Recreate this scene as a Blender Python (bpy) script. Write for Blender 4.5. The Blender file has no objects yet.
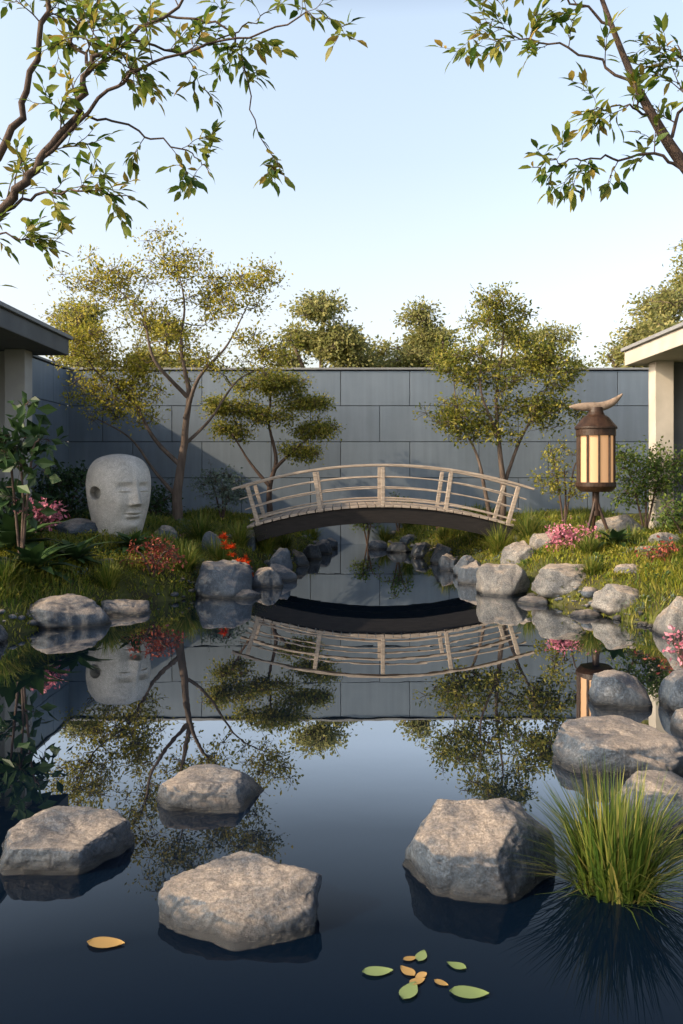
import bpy, bmesh, math, random
import numpy as np
from mathutils import Vector, noise, Matrix
R = np.random.default_rng(11); random.seed(11)
scene = bpy.context.scene
COL = scene.collection

# ------------------------------------------------------------------ helpers
class MB:
    def __init__(s): s.v=[]; s.f=[]; s.m=[]; s.n=0
    def add(s, v, f, mat=0):
        v=np.asarray(v,dtype=np.float64).reshape(-1,3); f=np.asarray(f,dtype=np.int64)
        s.v.append(v); s.f.append(f+s.n); s.m.append(np.full(len(f),mat,dtype=np.int32)); s.n+=len(v)
    def build(s, name, mats, smooth=True, parent=None, bevel=0):
        me=bpy.data.meshes.new(name)
        v=np.concatenate(s.v); me.vertices.add(len(v)); me.vertices.foreach_set('co',v.astype(np.float32).ravel())
        loops=np.concatenate([f.ravel() for f in s.f]); ks=np.concatenate([np.full(len(f),f.shape[1]) for f in s.f])
        me.loops.add(len(loops)); me.loops.foreach_set('vertex_index',loops.astype(np.int32))
        me.polygons.add(len(ks)); st=np.concatenate([[0],np.cumsum(ks)[:-1]])
        me.polygons.foreach_set('loop_start',st.astype(np.int32))
        me.polygons.foreach_set('loop_total',ks.astype(np.int32))
        me.polygons.foreach_set('material_index',np.concatenate(s.m))
        me.polygons.foreach_set('use_smooth',np.full(len(ks),smooth))
        for m in mats: me.materials.append(m)
        me.update(calc_edges=True)
        o=bpy.data.objects.new(name,me); COL.objects.link(o)
        if parent: o.parent=parent
        if bevel:
            b=o.modifiers.new('bevel','BEVEL'); b.width=bevel; b.segments=2; b.limit_method='ANGLE'
        return o

def empty(name, loc=(0,0,0)):
    e=bpy.data.objects.new(name,None); COL.objects.link(e); e.empty_display_size=.2
    return e

BOXF=np.array([[0,1,3,2],[4,6,7,5],[0,4,5,1],[2,3,7,6],[0,2,6,4],[1,5,7,3]])
def box(mb,c,s,rot=None,mat=0):
    v=np.array([[x,y,z] for x in(-.5,.5) for y in(-.5,.5) for z in(-.5,.5)])*np.array(s)
    if rot is not None: v=v@np.array(rot.to_3x3()).T
    mb.add(v+np.array(c),BOXF[:,::-1],mat)

def tube(mb,pts,rad,n=6,mat=0,cap=False):
    pts=np.asarray(pts,float); K=len(pts); rad=np.broadcast_to(rad,(K,))
    t=np.gradient(pts,axis=0); t/=np.linalg.norm(t,axis=1,keepdims=True)+1e-9
    up=np.array([0,0,1.]) if abs(t[0][2])<.9 else np.array([1.,0,0])
    u=np.cross(t[0],up); u/=np.linalg.norm(u); vs=[]
    a=np.arange(n)*2*math.pi/n
    for i in range(K):
        u=u-t[i]*np.dot(u,t[i]); u/=np.linalg.norm(u)+1e-9; w=np.cross(t[i],u)
        vs.append(pts[i]+rad[i]*(np.cos(a)[:,None]*u+np.sin(a)[:,None]*w))
    vs=np.concatenate(vs); j=np.arange(n); f=[]
    for i in range(K-1):
        f.append(np.stack([i*n+j,i*n+(j+1)%n,(i+1)*n+(j+1)%n,(i+1)*n+j],1))
    mb.add(vs,np.concatenate(f),mat)
    if cap:
        for ring,rev in ((0,True),(K-1,False)):
            q=vs[ring*n:(ring+1)*n]; idx=np.arange(n)[None,:]
            mb.add(q, idx[:,::-1] if rev else idx, mat)

def smooth_path(pts,sub=5):
    P=np.asarray(pts,float); P=np.vstack([2*P[0]-P[1],P,2*P[-1]-P[-2]]); out=[]
    for i in range(1,len(P)-2):
        for t in np.linspace(0,1,sub,endpoint=False):
            a,b,c,d=P[i-1],P[i],P[i+1],P[i+2]
            out.append(.5*((2*b)+(-a+c)*t+(2*a-5*b+4*c-d)*t*t+(-a+3*b-3*c+d)*t**3))
    out.append(P[-2]); return np.array(out)

def inst(mb,tv,tf,pos,ax,nrm,scale,mat=0):
    pos=np.asarray(pos);N=len(pos)
    if N==0: return
    x=ax/(np.linalg.norm(ax,axis=1,keepdims=True)+1e-9)
    y=np.cross(nrm,x); y/=np.linalg.norm(y,axis=1,keepdims=True)+1e-9
    z=np.cross(x,y); sc=np.asarray(scale)
    if sc.ndim==1: sc=np.repeat(sc[:,None],3,1)
    V=(pos[:,None,:]+tv[None,:,0:1]*(x*sc[:,0:1])[:,None,:]+tv[None,:,1:2]*(y*sc[:,1:2])[:,None,:]+tv[None,:,2:3]*(z*sc[:,2:3])[:,None,:])
    F=(tf[None]+(np.arange(N)*len(tv))[:,None,None]).reshape(-1,tf.shape[1])
    mb.add(V.reshape(-1,3),F,mat)

LEAF_V=np.array([[0,0,0],[.35,0,0],[.72,0,-.04],[1,0,-.12],[.28,.17,.06],[.62,.17,.02],[.28,-.17,.06],[.62,-.17,.02]])
LEAF_F=np.array([[0,1,4],[1,5,4],[1,2,5],[2,3,5],[0,6,1],[1,6,7],[1,7,2],[2,7,3]])
SL_V=np.array([[0,0,0],[.5,.27,.05],[1,0,-.06],[.5,-.27,.05]]); SL_F=np.array([[0,2,1],[0,3,2]])

def blades(mb,pos,h,lean,w,az,mat=0):
    N=len(pos); T=np.array([0,.35,.7,1.]); W=np.array([1,.9,.6,.06])
    d=np.stack([np.cos(az),np.sin(az),np.zeros(N)],1); s=np.stack([-np.sin(az),np.cos(az),np.zeros(N)],1)
    V=np.zeros((N,8,3))
    for i,t in enumerate(T):
        c=pos+d*(lean*t**1.7)[:,None]; c[:,2]+=h*(t-.4*(lean/(h+lean))*t**3)
        V[:,2*i]=c-s*(w*W[i]/2)[:,None]; V[:,2*i+1]=c+s*(w*W[i]/2)[:,None]
    f=np.array([[0,1,3,2],[2,3,5,4],[4,5,7,6]])
    mb.add(V.reshape(-1,3),(f[None]+(np.arange(N)*8)[:,None,None]).reshape(-1,4),mat)

# ------------------------------------------------------------------ materials
def nm(name):
    m=bpy.data.materials.new(name); m.use_nodes=True; nt=m.node_tree; nt.nodes.clear()
    out=nt.nodes.new('ShaderNodeOutputMaterial'); return m,nt,out
def N(nt,t,**k):
    n=nt.nodes.new(t)
    for a,b in k.items():
        if a in n.inputs.keys(): n.inputs[a].default_value=b
        else: setattr(n,a,b)
    return n
def ramp(nt,stops):
    r=nt.nodes.new('ShaderNodeValToRGB'); e=r.color_ramp.elements
    while len(e)<len(stops): e.new(.5)
    for i,(p,c) in enumerate(stops): e[i].position=p; e[i].color=(*c,1)
    return r
def leaf_mat(name,cols,trans=.35,rough=.5):
    m,nt,out=nm(name)
    g=N(nt,'ShaderNodeNewGeometry'); r=ramp(nt,[(i/(len(cols)-1),c) for i,c in enumerate(cols)])
    nt.links.new(g.outputs['Random Per Island'],r.inputs[0])
    p=N(nt,'ShaderNodeBsdfPrincipled',Roughness=rough); p.inputs['Specular IOR Level'].default_value=.3
    t=N(nt,'ShaderNodeBsdfTranslucent'); mx=N(nt,'ShaderNodeMixShader'); mx.inputs[0].default_value=trans
    nt.links.new(r.outputs[0],p.inputs['Base Color']); nt.links.new(r.outputs[0],t.inputs['Color'])
    nt.links.new(p.outputs[0],mx.inputs[1]); nt.links.new(t.outputs[0],mx.inputs[2]); nt.links.new(mx.outputs[0],out.inputs[0])
    return m
def noise_mat(name,stops,scale=5,rough=.8,bump=.3,bscale=None,detail=8,dist=.02,stretch=None,spec=.3):
    m,nt,out=nm(name)
    tc=N(nt,'ShaderNodeTexCoord'); mp=N(nt,'ShaderNodeMapping')
    if stretch: mp.inputs['Scale'].default_value=stretch
    nt.links.new(tc.outputs['Object'],mp.inputs[0])
    n=N(nt,'ShaderNodeTexNoise',Scale=scale,Detail=detail,Roughness=.6); nt.links.new(mp.outputs[0],n.inputs['Vector'])
    r=ramp(nt,stops); nt.links.new(n.outputs['Fac'],r.inputs[0])
    p=N(nt,'ShaderNodeBsdfPrincipled',Roughness=rough); p.inputs['Specular IOR Level'].default_value=spec
    nt.links.new(r.outputs[0],p.inputs['Base Color'])
    n2=N(nt,'ShaderNodeTexNoise',Scale=bscale or scale*4,Detail=8,Roughness=.65); nt.links.new(mp.outputs[0],n2.inputs['Vector'])
    b=N(nt,'ShaderNodeBump',Strength=bump,Distance=dist); nt.links.new(n2.outputs['Fac'],b.inputs['Height']); nt.links.new(b.outputs[0],p.inputs['Normal'])
    nt.links.new(p.outputs[0],out.inputs[0]); return m

def stone_mat(name,dark,mid,light,wet=True,scale=2.8,warm=(.34,.27,.21),rough=.7,wamt=.6,speck=.85,bmp=1.,sunlit_top=0):
    m,nt,out=nm(name); L=nt.links.new
    tc=N(nt,'ShaderNodeTexCoord'); g=N(nt,'ShaderNodeNewGeometry')
    oi=N(nt,'ShaderNodeObjectInfo'); vm=N(nt,'ShaderNodeVectorMath',operation='ADD'); sc=N(nt,'ShaderNodeVectorMath',operation='SCALE'); sc.inputs[0].default_value=(1,.7,.3)
    ml=N(nt,'ShaderNodeMath',operation='MULTIPLY'); ml.inputs[1].default_value=40; L(oi.outputs['Random'],ml.inputs[0]); L(ml.outputs[0],sc.inputs['Scale'])
    L(tc.outputs['Object'],vm.inputs[0]); L(sc.outputs[0],vm.inputs[1]); CO=vm.outputs[0]
    n=N(nt,'ShaderNodeTexNoise',Scale=scale,Detail=12,Roughness=.76,Distortion=.5); L(CO,n.inputs['Vector'])
    r=ramp(nt,[(.36,dark),(.5,mid),(.64,light)]); L(n.outputs['Fac'],r.inputs[0])
    n2=N(nt,'ShaderNodeTexNoise',Scale=80,Detail=6,Roughness=.85); L(CO,n2.inputs['Vector'])
    r2=ramp(nt,[(.39,(.3,.3,.3)),(.5,(.92,.92,.92)),(.6,(1.8,1.8,1.8))]); L(n2.outputs['Fac'],r2.inputs[0])
    mx=N(nt,'ShaderNodeMixRGB',blend_type='MULTIPLY'); mx.inputs[0].default_value=speck; L(r.outputs[0],mx.inputs[1]); L(r2.outputs[0],mx.inputs[2])
    n3=N(nt,'ShaderNodeTexNoise',Scale=2.6,Detail=10,Roughness=.8); L(CO,n3.inputs['Vector'])
    r3=ramp(nt,[(.50,(0,0,0)),(.64,(wamt,)*3)]); L(n3.outputs['Fac'],r3.inputs[0])
    # warm sunlight painted onto upward faces, broken up by noise; flanks stay darker
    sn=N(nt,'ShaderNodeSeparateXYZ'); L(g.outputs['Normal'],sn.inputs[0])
    dr=N(nt,'ShaderNodeMapRange'); L(sn.outputs['Z'],dr.inputs['Value']); dr.inputs['From Min'].default_value=.45; dr.inputs['From Max'].default_value=.92; dr.inputs['To Max'].default_value=sunlit_top
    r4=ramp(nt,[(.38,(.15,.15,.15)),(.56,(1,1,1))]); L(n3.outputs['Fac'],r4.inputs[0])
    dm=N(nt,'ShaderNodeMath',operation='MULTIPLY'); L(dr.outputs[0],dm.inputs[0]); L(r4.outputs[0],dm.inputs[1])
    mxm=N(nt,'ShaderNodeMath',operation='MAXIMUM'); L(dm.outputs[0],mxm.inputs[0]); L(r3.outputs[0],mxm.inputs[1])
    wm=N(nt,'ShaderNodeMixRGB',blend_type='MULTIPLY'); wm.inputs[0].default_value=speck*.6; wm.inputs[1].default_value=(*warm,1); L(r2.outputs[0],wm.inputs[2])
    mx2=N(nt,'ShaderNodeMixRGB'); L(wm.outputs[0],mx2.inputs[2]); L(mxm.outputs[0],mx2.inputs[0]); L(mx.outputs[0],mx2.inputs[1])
    vo=N(nt,'ShaderNodeTexVoronoi',feature='DISTANCE_TO_EDGE'); vo.inputs['Scale'].default_value=2.3
    nd=N(nt,'ShaderNodeTexNoise',Scale=5,Detail=6); L(CO,nd.inputs['Vector']); va=N(nt,'ShaderNodeMixRGB',blend_type='ADD'); va.inputs[0].default_value=.5; L(CO,va.inputs[1]); L(nd.outputs['Color'],va.inputs[2]); L(va.outputs[0],vo.inputs['Vector'])
    rc=ramp(nt,[(0,(.35,.35,.35)),(.012,(1,1,1))]); L(vo.outputs['Distance'],rc.inputs[0])
    mxc=N(nt,'ShaderNodeMixRGB',blend_type='MULTIPLY'); mxc.inputs[0].default_value=.4; L(mx2.outputs[0],mxc.inputs[1]); L(rc.outputs[0],mxc.inputs[2])
    last=mxc
    p=N(nt,'ShaderNodeBsdfPrincipled',Roughness=rough)
    if wet:
        s=N(nt,'ShaderNodeSeparateXYZ'); L(g.outputs['Position'],s.inputs[0])
        ad=N(nt,'ShaderNodeMath',operation='MULTIPLY_ADD'); L(n.outputs['Fac'],ad.inputs[0]); ad.inputs[1].default_value=-.07; L(s.outputs['Z'],ad.inputs[2])
        mr=N(nt,'ShaderNodeMapRange'); L(ad.outputs[0],mr.inputs['Value']); mr.inputs['From Min'].default_value=-.02; mr.inputs['From Max'].default_value=.05
        mx3=N(nt,'ShaderNodeMixRGB',blend_type='MIX'); L(mr.outputs[0],mx3.inputs[0]); mx3.inputs[1].default_value=(.010,.012,.015,1); L(mxc.outputs[0],mx3.inputs[2]); last=mx3
        mr2=N(nt,'ShaderNodeMapRange'); L(mr.outputs[0],mr2.inputs['Value']); mr2.inputs['To Min'].default_value=.2; mr2.inputs['To Max'].default_value=rough; L(mr2.outputs[0],p.inputs['Roughness'])
    L(last.outputs[0],p.inputs['Base Color'])
    nb=N(nt,'ShaderNodeTexNoise',Scale=9,Detail=14,Roughness=.74); L(CO,nb.inputs['Vector'])
    v=N(nt,'ShaderNodeTexNoise',Scale=55,Detail=6,Roughness=.75); L(CO,v.inputs['Vector'])
    b=N(nt,'ShaderNodeBump',Strength=.75*bmp,Distance=.045); L(nb.outputs['Fac'],b.inputs['Height'])
    b2=N(nt,'ShaderNodeBump',Strength=.7*bmp,Distance=.010); L(v.outputs['Fac'],b2.inputs['Height']); L(b.outputs[0],b2.inputs['Normal']); L(b2.outputs[0],p.inputs['Normal'])
    L(p.outputs[0],out.inputs[0]); return m

M_stone=stone_mat('granite_blue',(.018,.029,.046),(.045,.066,.095),(.11,.135,.165),warm=(.42,.345,.275),rough=.5,wamt=.12,sunlit_top=.85)
M_stone2=stone_mat('granite_pale',(.07,.078,.09),(.15,.152,.152),(.28,.27,.255),warm=(.48,.385,.29),wamt=.25,sunlit_top=.8)
M_statue=stone_mat('carved_limestone',(.36,.35,.325),(.48,.465,.435),(.58,.56,.525),wet=False,scale=4,warm=(.33,.305,.265),wamt=.45,speck=.4,bmp=.3)
M_bark=noise_mat('bark_brown',[(.3,(.045,.03,.025)),(.7,(.13,.09,.07))],scale=12,bump=.6,stretch=(1,1,.25))
M_bark2=noise_mat('bark_grey',[(.3,(.06,.045,.036)),(.7,(.16,.12,.095))],scale=10,bump=.6,stretch=(1,1,.25))
M_wood=noise_mat('weathered_timber',[(.3,(.22,.18,.145)),(.7,(.46,.39,.32))],scale=9,bump=.2,stretch=(.6,6,6))
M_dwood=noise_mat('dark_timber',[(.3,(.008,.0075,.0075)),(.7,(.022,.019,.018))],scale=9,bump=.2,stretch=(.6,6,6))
M_lwood=noise_mat('lantern_bronze',[(.3,(.018,.010,.007)),(.7,(.055,.03,.018))],scale=12,bump=.2,rough=.45)
M_tan=noise_mat('tan_timber',[(.3,(.16,.12,.09)),(.7,(.34,.26,.2))],scale=12,bump=.2)
def wall_mat():
    m,nt,out=nm('slate_panel'); L=nt.links.new
    tc=N(nt,'ShaderNodeTexCoord'); g=N(nt,'ShaderNodeNewGeometry')
    n=N(nt,'ShaderNodeTexNoise',Scale=.8,Detail=8,Roughness=.6); L(tc.outputs['Object'],n.inputs['Vector'])
    r=ramp(nt,[(.3,(.125,.165,.215)),(.7,(.165,.21,.265))]); L(n.outputs['Fac'],r.inputs[0])
    rr=ramp(nt,[(0,(.91,.91,.915)),(1,(1.06,1.06,1.05))]); L(g.outputs['Random Per Island'],rr.inputs[0])
    mx=N(nt,'ShaderNodeMixRGB',blend_type='MULTIPLY'); mx.inputs[0].default_value=1; L(r.outputs[0],mx.inputs[1]); L(rr.outputs[0],mx.inputs[2])
    mp=N(nt,'ShaderNodeMapping'); mp.inputs['Scale'].default_value=(5,5,.4); L(tc.outputs['Object'],mp.inputs[0])
    n2=N(nt,'ShaderNodeTexNoise',Scale=1.5,Detail=6); L(mp.outputs[0],n2.inputs['Vector']); r2=ramp(nt,[(.35,(.88,.88,.88)),(.65,(1.05,1.05,1.05))]); L(n2.outputs['Fac'],r2.inputs[0])
    mx2=N(nt,'ShaderNodeMixRGB',blend_type='MULTIPLY'); mx2.inputs[0].default_value=.8; L(mx.outputs[0],mx2.inputs[1]); L(r2.outputs[0],mx2.inputs[2])
    p=N(nt,'ShaderNodeBsdfPrincipled',Roughness=.55); L(mx2.outputs[0],p.inputs['Base Color']); L(p.outputs[0],out.inputs[0]); return m
M_wall=wall_mat()
M_joint=noise_mat('panel_joint',[(.3,(.035,.042,.05)),(.7,(.05,.058,.065))],scale=4)
M_cop=noise_mat('concrete_coping',[(.3,(.19,.20,.21)),(.7,(.26,.27,.28))],scale=5)
M_white=noise_mat('pale_render',[(.3,(.30,.30,.295)),(.7,(.38,.375,.365))],scale=2,bump=.15,bscale=30,dist=.005)
M_cream=noise_mat('cream_render',[(.3,(.38,.35,.30)),(.7,(.50,.46,.40))],scale=2,bump=.15,bscale=30,dist=.005)
M_dark=noise_mat('dark_render',[(.3,(.09,.097,.105)),(.7,(.13,.138,.145))],scale=2,bump=.1)
L_yel=leaf_mat('leaf_yellow_green',[(.14,.165,.018),(.29,.285,.035),(.44,.39,.055),(.50,.41,.08)],.52)
L_oli=leaf_mat('leaf_olive',[(.08,.11,.018),(.17,.20,.035),(.30,.29,.05),(.42,.36,.075)],.48)
L_grn=leaf_mat('leaf_green',[(.04,.08,.018),(.085,.145,.026),(.18,.22,.04)],.38)
L_drk=leaf_mat('leaf_dark',[(.014,.038,.014),(.032,.07,.022),(.055,.105,.032)],.2)
L_fg=leaf_mat('leaf_foreground',[(.035,.08,.012),(.08,.15,.02),(.22,.27,.045),(.06,.12,.018),(.34,.32,.06),(.12,.18,.025),(.40,.27,.06)],.48)
L_sil=leaf_mat('leaf_silver',[(.09,.13,.10),(.17,.22,.17)],.25)
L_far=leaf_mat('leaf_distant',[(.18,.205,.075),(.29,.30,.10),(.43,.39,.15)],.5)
L_grass=leaf_mat('grass_blade',[(.055,.11,.015),(.12,.175,.025),(.21,.23,.035),(.33,.29,.075)],.38)
L_moss=leaf_mat('grass_moss',[(.12,.165,.015),(.22,.25,.025),(.33,.32,.035),(.38,.32,.075)],.38)
L_tuft=leaf_mat('tuft_blade',[(.03,.07,.010),(.07,.12,.018),(.14,.18,.03),(.32,.28,.08)],.32)
L_red=leaf_mat('petal_red',[(.75,.05,.01),(.88,.17,.03)],.35)
L_pink=leaf_mat('petal_pink',[(.55,.14,.22),(.74,.34,.42)],.35)
L_mag=leaf_mat('leaf_maroon',[(.19,.035,.035),(.42,.12,.07)],.35)
L_gold=leaf_mat('leaf_golden',[(.34,.22,.07),(.5,.32,.12)],.2)
L_lily=leaf_mat('leaf_lime',[(.16,.24,.07),(.26,.33,.14)],.2)

# ------------------------------------------------------------------ terrain
XLy=[-4,3,6,8.2,9.3,10.1,11,13.3,16,18.4]; XLx=[-3,-2.6,-3.0,-3.35,-2.75,-2.25,-1.8,-1.0,-.5,-.3]
XRy=[-4,3,6,8,9.4,10.5,11.3,13,16,18.4];   XRx=[3,2.3,2.8,3.25,2.9,2.45,2.1,1.95,1.5,.8]
def pond_d(x,y):
    w=.10*np.sin(y*2.3+1)+.06*np.sin(y*5.1+x)
    return np.minimum(np.minimum(x-np.interp(y,XLy,XLx)-w,np.interp(y,XRy,XRx)+w*.8-x),np.minimum(y+4,18.5-y))
def hz(x,y):
    x=np.asarray(x,float);y=np.asarray(y,float)
    d=pond_d(x,y)
    b=.64*(1-np.exp(-np.maximum(-d,0)/.65))+.07*np.sin(x*2.1+y)*np.sin(y*1.7-x*.6)*np.clip(-d,0,1)
    return np.where(d>0,-.6*(1-np.exp(-np.maximum(d,0)/.35)),b)
xs=np.concatenate([[-300,-120,-60,-30,-18,-12,-9],np.arange(-7.5,7.6,.12),[9,12,18,30,60,120,300]])
ys=np.concatenate([[-300,-120,-50,-20,-10,-6],np.arange(-4.6,19.2,.12),[20,22,26,32,45,70,120,250,500]])
X,Y=np.meshgrid(xs,ys); Z=hz(X,Y); nx,ny=len(xs),len(ys)
i,j=np.meshgrid(np.arange(nx-1),np.arange(ny-1)); a=(j*nx+i).ravel()
mb=MB(); mb.add(np.stack([X,Y,Z],-1).reshape(-1,3),np.stack([a,a+1,a+nx+1,a+nx],1))
M_ground=noise_mat('mossy_soil',[(.3,(.03,.026,.015)),(.5,(.06,.065,.018)),(.72,(.11,.12,.025))],scale=2.5,bump=.8,bscale=25)
mb.build('ground',[M_ground])

m,nt,out=nm('pond_water'); L=nt.links.new
df=N(nt,'ShaderNodeBsdfDiffuse'); df.inputs[0].default_value=(.0016,.0055,.0135,1)
gl=N(nt,'ShaderNodeBsdfGlossy',Roughness=.006); gl.inputs['Color'].default_value=(.95,.975,1,1)
fr_=N(nt,'ShaderNodeFresnel',IOR=1.45); rw=ramp(nt,[(0,(.02,)*3),(.09,(.03,)*3),(.13,(.14,)*3),(.19,(.50,)*3),(.30,(.66,)*3),(.62,(.84,)*3),(1,(1,1,1))])
tc=N(nt,'ShaderNodeTexCoord'); n=N(nt,'ShaderNodeTexNoise',Scale=1.5,Detail=3,Roughness=.5); L(tc.outputs['Object'],n.inputs['Vector'])
b=N(nt,'ShaderNodeBump',Strength=.09,Distance=.008); L(n.outputs['Fac'],b.inputs['Height'])
for q in (df,gl,fr_): L(b.outputs[0],q.inputs['Normal'])
mx=N(nt,'ShaderNodeMixShader'); L(fr_.outputs[0],rw.inputs[0]); L(rw.outputs[0],mx.inputs[0]); L(df.outputs[0],mx.inputs[1]); L(gl.outputs[0],mx.inputs[2]); L(mx.outputs[0],out.inputs[0])
mb=MB(); mb.add([[-5,-4.3,0],[5,-4.3,0],[5,18.385,0],[-5,18.385,0]],[[0,1,2,3]]); mb.build('pond_water',[m])

# ------------------------------------------------------------------ walls
def panel_wall(name,length,origin,ang,h=3.77):
    root=empty(name); rot=Matrix.Rotation(ang,4,'Z')
    def tr(p): v=rot@Vector(p); return (v.x+origin[0],v.y+origin[1],v.z)
    core=MB(); box(core,tr((length/2,.16,h/2-.3)),(length,.25,h+.56),rot); core.build('core',[M_joint],False,root)
    pan=MB(); rh=[1.06,.78,.78,.78,.76]; z=-.41
    for r_,hh in enumerate(rh):
        x=-(.75 if r_%2 else .1)
        while x<length:
            x0=max(x,0); x1=min(x+1.5,length)
            if x1-x0>.1: box(pan,tr(((x0+x1)/2,.02,z+hh/2)),(x1-x0-.014,.04,hh-.014),rot)
            x+=1.5
        z+=hh
    pan.build('panels',[M_wall],False,root,.004)
    c=MB(); box(c,tr((length/2,.14,h+.02)),(length,.36,.045),rot); c.build('coping',[M_cop],False,root,.006)
    return root
panel_wall('garden_wall',14.6,(-5.92,18.4),0)
panel_wall('garden_wall',8.4,(-5.9,10.0),math.pi/2)
# ------------------------------------------------------------------ pavilions
def pavilion(name,sx,xe,y0,y1,ztop,xcol,wallm,fasciam,roofm):
    root=empty(name); W=4.5
    r=MB(); cx=xe+sx*W/2
    box(r,(cx,(y0+y1)/2,ztop-.15),(W,y1-y0,.24)); r.build('roof_fascia',[fasciam],False,root,.01)
    r=MB(); box(r,(cx,(y0+y1)/2,ztop),(W+.10,y1-y0+.10,.055)); r.build('roof_edge',[roofm],False,root,.006)
    c=MB(); box(c,(xcol+sx*.15,y1-.55,ztop/2-.12),(.30,.30,ztop-.30)); c.build('column',[wallm],False,root,.01)
    w=MB(); box(w,(xcol+sx*2.4,y1-.40,ztop/2-.12),(4.15,.18,ztop-.30)); w.build('wall',[wallm if sx<0 else M_dark],False,root,.01)
    return root
pavilion('garden_pavilion',-1,-4.17,10.1,13.0,3.62,-4.58,M_white,M_dark,M_cop)
pavilion('garden_pavilion',1,4.76,10.6,14.3,3.62,5.02,M_cream,M_cream,M_cop)

# ------------------------------------------------------------------ rocks
def rock(name,c,size,zt,zb,seed,rotz=0,sub=4,top=.5,mat=None,tilt=(0,0),rough=.06):
    rd=random.Random(seed); bm=bmesh.new(); bmesh.ops.create_icosphere(bm,subdivisions=sub,radius=1)
    pl=[(Vector((tilt[0]+rd.uniform(-.1,.1),tilt[1]+rd.uniform(-.1,.1),1)).normalized(),top)]
    k=rd.randint(5,7)
    for q in range(k):
        a_=q*2*math.pi/k+rd.uniform(-.4,.4); pl.append((Vector((math.cos(a_),math.sin(a_),rd.uniform(-.1,.5))).normalized(),rd.uniform(.62,.86)))
    for q in range(5):
        a_=rd.uniform(0,6.28); pl.append((Vector((math.cos(a_),math.sin(a_),rd.uniform(.7,1.6))).normalized(),rd.uniform(.58,.78)))
    off=Vector((seed*3.7,seed*1.3,0))
    for v in bm.verts:
        co=v.co.copy(); co*=1+.18*noise.noise(co*1.0+off)
        for n_,o_ in pl:
            s=co.dot(n_)-o_
            if s>0: co-=n_*s*.9
        v.co=co
    for _ in range({4:1,5:2,6:3}[sub]): bmesh.ops.smooth_vert(bm,verts=bm.verts,factor=.5,use_axis_x=True,use_axis_y=True,use_axis_z=True)
    for v in bm.verts:
        co=v.co.copy()
        d=rough*noise.fractal(co*1.8+off,1.0,2.1,4)+rough*.34*noise.fractal(co*5.5+off,.7,2.1,6)
        rg_=noise.noise(co*2.2+off*1.7); d-=rough*.7*max(0,.09-abs(rg_))/.09*.5
        v.co=co+v.co.normalized()*d
    me=bpy.data.meshes.new(name); bm.to_mesh(me); bm.free()
    V=np.zeros(len(me.vertices)*3); me.vertices.foreach_get('co',V); V=V.reshape(-1,3)
    ca,sa=math.cos(rotz),math.sin(rotz); V[:,:2]=V[:,:2]@np.array([[ca,sa],[-sa,ca]])
    lo,hi=V.min(0),V.max(0); V=(V-(lo+hi)/2)/(hi-lo)
    V*=np.array([size[0],size[1],zt-zb])
    me.vertices.foreach_set('co',V.ravel()); me.polygons.foreach_set('use_smooth',[True]*len(me.polygons)); me.materials.append(mat or M_stone); me.update()
    o=bpy.data.objects.new(name,me); o.location=(c[0],c[1],(zb+zt)/2); COL.objects.link(o); return o
S='stepping_stone'
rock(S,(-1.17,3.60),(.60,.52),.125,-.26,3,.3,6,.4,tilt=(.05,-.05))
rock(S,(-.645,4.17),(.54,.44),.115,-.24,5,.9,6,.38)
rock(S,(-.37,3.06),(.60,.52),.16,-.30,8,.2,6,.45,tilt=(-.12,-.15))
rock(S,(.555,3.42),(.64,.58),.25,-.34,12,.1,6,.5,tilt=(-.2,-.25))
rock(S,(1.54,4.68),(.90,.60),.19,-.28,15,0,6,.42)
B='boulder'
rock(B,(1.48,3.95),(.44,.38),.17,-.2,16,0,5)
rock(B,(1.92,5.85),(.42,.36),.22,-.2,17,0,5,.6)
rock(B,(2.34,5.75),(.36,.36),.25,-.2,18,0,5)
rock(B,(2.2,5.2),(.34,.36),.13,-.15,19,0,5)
def g(x,y): return float(hz(x,y))
bl=[
(-2.90,8.85,1.02,.7,.30,0),(-2.42,9.55,.58,.45,.15,0),(-1.50,10.85,.74,.6,.44,0),(-1.22,10.7,.42,.35,.10,0),(-1.02,11.7,.46,.4,.26,0),
(-1.40,11.6,.4,.4,.38,0),(-.86,12.4,.45,.4,.24,0),(-.95,13.1,.4,.35,.40,0),(-.72,14.3,.38,.35,.27,0),(-.52,15.3,.35,.3,.27,0),(-.36,16.3,.4,.3,.27,0),(-.25,17.4,.35,.3,.22,0),
(-3.85,12.35,.75,.6,.90,0),(-2.62,12.6,.42,.4,.78,0),(-3.0,10.7,.4,.3,.50,0),(-1.9,12.6,.35,.3,.70,0),(-3.9,9.6,.5,.4,.62,0),
(2.72,10.35,.82,.6,.46,1),(3.08,9.35,.62,.5,.36,1),(2.10,11.0,.70,.55,.40,1),(2.28,10.2,.40,.35,.09,0),(3.32,8.3,.55,.5,.38,1),(2.66,9.3,.36,.3,.08,0),
(1.85,12.0,.42,.4,.32,0),(2.5,12.0,.5,.4,.60,1),(1.90,12.9,.42,.4,.32,0),(1.72,13.6,.38,.35,.26,0),(1.72,14.6,.4,.4,.34,0),(1.5,15.6,.45,.4,.28,0),(1.1,16.6,.45,.3,.2,0),(.75,17.2,.42,.3,.18,0),(1.35,17.2,.4,.3,.3,0),
(3.95,10.9,.7,.45,.64,1),(4.4,11.6,.5,.45,.76,1),(4.8,11.2,.6,.4,.73,1),(3.0,12.4,.5,.4,.68,1),(4.25,12.9,.9,.6,.92,1),(3.4,10.0,.4,.3,.5,1),(-3.35,7.9,.5,.4,.2,0),(3.4,7.3,.5,.5,.22,0)]
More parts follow.
